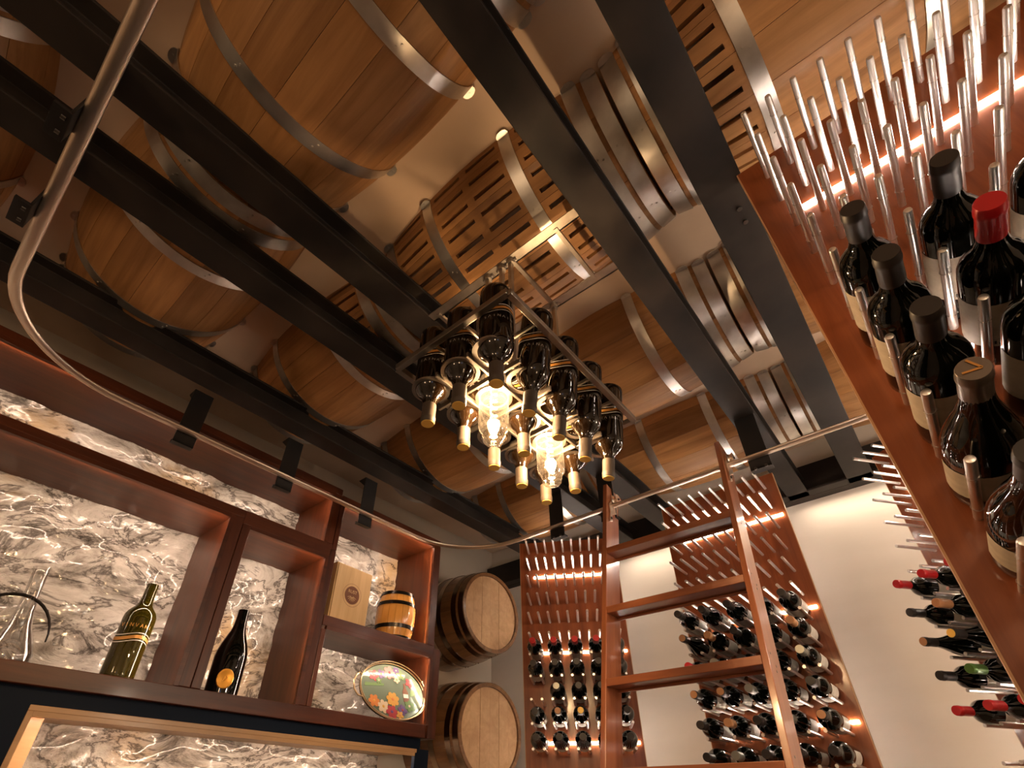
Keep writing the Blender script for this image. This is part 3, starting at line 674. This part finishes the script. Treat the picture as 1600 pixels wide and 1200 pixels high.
def wave(z, a): return z + .0045*sin(2*a+.5) + .002*sin(3*a)
def band(mb, r, z0, z1, n=48, ph=0.0):
    vs = []; fs = []
    for k in range(n):
        a = 2*pi*k/n
        for z in (z0, z1): vs.append((r*cos(a), r*sin(a), wave(z, a+ph)))
    for k in range(n): j = (k+1) % n; fs.append((2*k, 2*j, 2*j+1, 2*k+1))
    mb.add(vs, fs)
for z0, z1 in ((.083, .0855), (.103, .1055)): band(stripe_w, .0379, z0, z1)
band(stripe_g, .0379, .090, .0985)
stripe_w = stripe_w.mesh('white_stripe', 'white_print'); stripe_g = stripe_g.mesh('gold_stripe', 'gold_print')
lets = MB()
def strokes(mb, r, zc, h, a, kind, w=.0011):
    def seg(u0, v0, u1, v1):
        A, B = Vector((0, u0, v0)), Vector((0, u1, v1)); d = (B-A).normalized(); s = Vector((0, -d.z, d.y))*w/2
        m = Matrix.Rotation(a, 4, 'Z') @ T(r+.0006, 0, zc)
        mb.add([A+s, A-s, B-s, B+s], [(0, 1, 2, 3)], m)
    hh = h/2; q = h*.38
    if kind == 'I': seg(0, -hh, 0, hh)
    if kind == 'V': seg(-q, hh, 0, -hh); seg(0, -hh, q, hh)
    if kind == 'A': seg(-q, -hh, 0, hh); seg(0, hh, q, -hh); seg(-q*.5, -hh*.2, q*.5, -hh*.2)
    if kind == 'S': seg(q*.8, hh, -q*.8, hh*.5); seg(-q*.8, hh*.5, q*.8, -hh*.5); seg(q*.8, -hh*.5, -q*.8, -hh)
    if kind == 'N': seg(-q, -hh, -q, hh); seg(-q, hh, q, -hh); seg(q, -hh, q, hh)
for off in (0, pi):
    for k, c in enumerate('NIVNIVS'): strokes(lets, .0378, .126, .0075, off + (-.78 + .26*k), c)
M['dim_print'] = plain('grey_print', (0.22, 0.20, 0.18), 0.6)
lets = lets.mesh('lettering', 'dim_print', False)
k_ = 0
for j, y in enumerate(YS_):
    for i, x in enumerate(XS):
        link('holder_ring', ringm, ch, T(x+.585, y-.800, LZ-.002-BZ))
        if i == 1 and j in (1, 3): continue
        tilt = (8 if (i == 2 and j > 0) else 0); ty = 0
        dx = sin(radians(tilt)); d = Vector((-dx, 0, -cos(radians(tilt)))).normalized()
        # d points from bottle base to neck (downwards); cap end kept at height ZT
        if i == 2 and j == 0: dcap = Vector((x + .010, y, ZT))
        else: dcap = Vector((x + (.005 if i == 2 else 0), y, ZT))
        org = dcap - d*.281
        nm = f'upturned bottle in the chandelier, {("left", "center", "right")[i]} of the {("nearest", "second", "middle", "fourth", "farthest")[j]} row'
        b = bottle(frame_mx(org, d, (.75, -.66, 0)) @ Matrix.Diagonal((1.03, 1.03, .93, 1)), 'bord', 'cap_tan', 'cap_gold', None, nm, 'bottles hanging in the chandelier', 'amber')
        w_ = link('white_stripe', stripe_w, b); link('gold_stripe', stripe_g, b); link('lettering', lets, b)
for n_, y in enumerate((YS_[1], YS_[3])):
    x = XS[1]; zb = .665
    prof = [(.0, 0), (.012, .001), (.020, .005), (.0240, .011), (.0235, .016), (.0255, .020), (.0250, .025), (.0270, .030), (.0330, .040), (.0350, .050), (.0350, .190), (.028, .205), (.018, .214)]
    bo = cpart('glass_bulb', MB().lathe(prof, 32, T(x, y, zb), False, False), 'bulbglass')
    fp = []
    for k in range(140):
        a = k*.30; z = zb + .035 + .145*k/139; fp.append((x + .0075*cos(a), y + .0075*sin(a), z))
    f = link('filament', MB().tube(fp, .0016, 5).mesh('filament', 'filament'), bo)
    cpart('bulb_socket', MB().lathe([(.020, 0), (.022, .002), (.022, .05), (.012, .06), (.012, .09)], 20, T(x, y, zb+.205)), 'brass')
    lamp('bulb_light', (x, y, zb+.11), 19.0, (1.0, 0.64, 0.34), .015)

# ------------------------------------------------------------------ things on the shelves
SZ = .3605
def fprof(p, sr, sz): return [(r*sr, z*sz) for r, z in p]
mg = thing('magnum_bottle', 'large olive glass magnum bottle with wavy white and gold bands on the shelf', 'bottle', frame_mx((-2.215, .592, SZ), (0,0,1), (.96, -.26, 0)))
MG = fprof(BORD, 1.42, 1.17); part('bottle_glass', MB().lathe(MG, 40, None, False, True), 'olive_glass', mg)
sw = MB(); band(sw, .0537, .125, .128); band(sw, .0537, .150, .153); part('white_stripe', sw, 'white_print', mg)
sg = MB(); band(sg, .0537, .133, .144); part('gold_stripe', sg, 'gold_print', mg)
lt = MB()
for k, c in enumerate('VINVANI'): strokes(lt, .0533, .182, .012, -.9 + .3*k, c, .0016)
part('lettering', lt, 'gold_print', mg, None, False)
bm = thing('burgundy_magnum', 'large black sloping shouldered bottle with a round gold seal on the shelf', 'bottle', frame_mx((-2.205, .958, SZ), (0,0,1), (.92, -.38, 0)))
BG = fprof(BURG, 1.50, 1.14); part('bottle_glass', MB().lathe(BG, 40, None, False, True), 'glass', bm)
seal = MB().lathe([(0, .004), (.014, .004), (.0165, .003), (.019, .0035), (.0205, 0)], 28, None, False, False)
seal.v = [(x*1.5, y*1.8, z) for x, y, z in seal.v]
so = part('gold_seal', seal, 'gold_seal', bm, frame_mx((.0600, 0, .058), (1, 0, 0), (0, 1, 0)))
part('relief', MB().tube([(-.008, -.012, .005), (-.004, .004, .006), (.002, .010, .006), (.007, .002, .006), (.002, -.006, .006), (-.004, -.010, .005)], .0016, 6), 'gold_seal', so)
# engraved pine box with a round burnt emblem
bx = thing('wooden_box', 'pale pine box with a burnt round emblem reading RUST on the shelf', 'box', frame_mx((-2.20, 1.475, .7425), (0,0,1), (1, .06, 0)))
part('box_body', MB().box((-.10, -.118, 0), (-.006, .118, .312)), 'pine', bx, None, False, .002)
lid = part('sliding_lid', MB().box((-.006, -.112, .006), (0, .112, .306)), 'pine', bx, None, False, .001)
fm = Matrix(((0,0,1,.0002),(1,0,0,0),(0,1,0,.165),(0,0,0,1)))
part('burnt_disc', MB().lathe([(.046, 0), (.046, .0006), (0, .0006)], 40, fm, False, False), 'burn', lid, None, False)
part('outer_circle', MB().lathe([(.0575, .0005), (.0590, .0005)], 48, fm, False, False), 'burn', lid, None, False)
def text_mesh(s, size, mat, name='lettering'):
    cu = bpy.data.curves.new('txt', 'FONT'); cu.body = s; cu.size = size; cu.align_x = 'CENTER'; cu.extrude = .0003; cu.resolution_u = 3
    ob = bpy.data.objects.new('txt', cu); me = bpy.data.meshes.new_from_object(ob); bpy.data.objects.remove(ob)
    me.name = name; me.materials.clear(); me.materials.append(M[mat]); return me
link('lettering', text_mesh('RUST', .024, 'pine'), lid, fm @ T(0, .010, .0010))
ray_ = MB()
for k in range(7):
    a = radians(25 + 130*k/6 - 180 + 0) ; c, s = cos(a), sin(a)
    ray_.box((.008, -.0011, 0), (.030, .0011, .0009), T(0, -.002, .0006) @ Matrix.Rotation(a, 4, 'Z'))
part('sun_rays', ray_, 'pine', lid, fm, False)
# varnished mini keg
kg = thing('mini_keg', 'small varnished wooden keg with black hoops standing on the shelf', 'barrel', (-2.235, 1.800, .7425))
KH, KB, KE = .262, .108, .088
def kr(z): return KB - (KB-KE)*(2*(z-KH/2)/KH)**2
n = 18
for k in range(n):
    vs = []; a0, a1 = 2*pi*k/n + .006, 2*pi*(k+1)/n - .006
    zs = [KH*i/10 for i in range(11)]
    for z in zs:
        for a in (a0, (a0+a1)/2, a1): vs.append((kr(z)*cos(a), kr(z)*sin(a), z))
        for a in (a1, a0): vs.append(((kr(z)-.01)*cos(a), (kr(z)-.01)*sin(a), z))
    fs = [(5*i+c, 5*i+(c+1) % 5, 5*i+5+(c+1) % 5, 5*i+5+c) for i in range(10) for c in range(5)] + [(4,3,2,1,0), (50,51,52,53,54)]
    part('stave', MB().add(vs, fs), 'varnish', kg)
for z in (.012, .070, .192, .250): part('hoop', MB().lathe([(kr(z-.010)+.0005, z-.010), (kr(z-.010)+.003, z-.010), (kr(z+.010)+.003, z+.010), (kr(z+.010)+.0005, z+.010)], 40, None, False, False), 'black_hoop', kg)
part('keg_head', MB().lathe([(KE-.006, KH-.012), (0, KH-.012)], 32, None, False, False), 'varnish', kg)
# oval mirrored tray painted with flowers, leaning on the stone
ta = radians(24)
trm = frame_mx((-2.175, 1.790, .499), Vector((cos(ta), -.10, -sin(ta)*-1*0 + sin(ta)*-.0 + .36)).normalized(), (0, 1, 0))
tr = thing('floral_tray', 'oval mirrored tray painted with flowers, with two curled bronze handles, propped on the shelf', 'tray', trm)
A_, B_ = .192, .146
def ell(a, b, z, n=48): return [(a*cos(2*pi*k/n), b*sin(2*pi*k/n), z) for k in range(n)]
e0 = ell(A_-.006, B_-.006, 0); mbt = MB().add(e0, [tuple(range(48))]); part('mirror_plate', mbt, 'mirror', tr, None, False)
part('rim', MB().tube(ell(A_, B_, .004), .0032, 8, True), 'brass', tr); part('gallery_rail', MB().tube(ell(A_+.004, B_+.004, .018), .0022, 8, True), 'brass', tr)
part('tray_base', MB().add(ell(A_, B_, -.006) + ell(A_, B_, -.001), [tuple(range(48))[::-1], tuple(range(48, 96))] + [(k, (k+1) % 48, 48+(k+1) % 48, 48+k) for k in range(48)]), 'black_hoop', tr, None, False)
for s in (-1, 1):
    hp = [(s*(A_-.012), .058, .010), (s*(A_+.002), .066, .016), (s*(A_+.022), .052, .018), (s*(A_+.040), .020, .016), (s*(A_+.040), -.020, .014), (s*(A_+.022), -.046, .012), (s*(A_-.004), -.050, .008)]
    part('handle', MB().tube(hp, .0040, 8), 'brass', tr)
def flower(x, y, r, n, mat, cen, z=.0012, rot=0.0):
    fl = MB()
    for k in range(n):
        a = 2*pi*k/n + rot; pts_ = []
        for t in range(9):
            u = t/8*2*pi; px = r*.55 + r*.48*cos(u); py = r*.36*sin(u)
            pts_.append((x + px*cos(a) - py*sin(a), y + px*sin(a) + py*cos(a)))
        fl.prism(pts_[:-1], z, z + .0010 + .0003*(k % 2))
    f = part('painted_flower', fl, mat, tr, None, False)
    part('flower_center', MB().lathe([(r*.22, z+.0016), (0, z+.0024)], 10, T(x, y, 0), False, False), cen, f, None, False)
for i, (x, y, r, n, m_, c_) in enumerate([(-.105, .070, .030, 5, 'p_red', 'p_pink'), (-.060, .082, .026, 5, 'p_purple', 'p_yellow'), (-.008, .096, .036, 6, 'p_pink', 'p_red'), (.035, .112, .020, 5, 'p_purple', 'p_cream'),
        (.060, .088, .028, 5, 'p_green', 'p_yellow'), (.110, .052, .028, 5, 'p_red', 'p_pink'), (-.120, -.060, .032, 6, 'p_orange', 'p_yellow'), (-.070, -.085, .034, 6, 'p_cream', 'p_yellow'), (-.010, -.045, .038, 7, 'p_yellow', 'p_orange'),
        (-.025, -.108, .034, 6, 'p_red', 'p_purple'), (.040, -.095, .028, 6, 'p_purple', 'p_red'), (.085, -.072, .030, 6, 'p_green', 'p_cream'), (.020, -.122, .022, 5, 'p_yellow', 'p_orange'), (-.080, .045, .018, 5, 'p_green', 'p_cream'), (.030, .060, .020, 5, 'p_cream', 'p_green')]):
    flower(x, y, r, n, m_, c_, .0010 + .0002*i, i*.7)
part('painted_bottle', MB().prism([(.058, -.050), (.092, -.050), (.092, .002), (.082, .020), (.080, .046), (.070, .046), (.068, .020), (.058, .002)], .0006, .0014), 'burn', tr, None, False)
part('painted_label', MB().prism([(.060, -.030), (.090, -.030), (.090, -.010), (.060, -.010)], .0014, .0019), 'paper_white', tr, None, False)
part('painted_foliage', MB().prism([(-.165, .012), (-.05, .022), (-.05, .034), (-.160, .030)], .0004, .0010).prism([(.10, -.02), (.168, -.005), (.166, .022), (.11, .014)], .0004, .0010), 'p_green', tr, None, False)
# glass decanter at the left edge
dc = thing('glass_decanter', 'clear glass decanter with leaning neck and dark curved handle at the left edge', 'decanter', (-2.215, .262, SZ))
ax = frame_mx((0, .02, .0), Vector((0.02, -.10, 1)), (1, 0, 0))
part('decanter_body', MB().lathe([(.012, .004), (.050, .003), (.062, .010), (.064, .030), (.052, .070), (.034, .115), (.025, .160), (.021, .230), (.022, .300), (.026, .306)], 36, ax, True, False), 'clear', dc)
part('decanter_lining', MB().lathe([(.0, .010), (.050, .010), (.059, .016), (.060, .030), (.049, .068), (.031, .113), (.022, .160), (.018, .230), (.019, .300)], 36, ax, False, False), 'clear', dc)
hpts = [(.02, -.135 + .115*(1-cos(pi*k/16))*.98, .08 + .125*sin(pi*k/16)) for k in range(17)]
part('curved_handle', MB().tube(hpts, [.0025 + .0032*sin(pi*k/16) for k in range(17)], 8), 'black_hoop', dc)

# ------------------------------------------------------------------ lift everything so the floor is at z = 0
for o in list(bpy.data.objects):
    if o.parent is None and o.type in ('MESH', 'EMPTY'):
        o.location.z += FLOOR
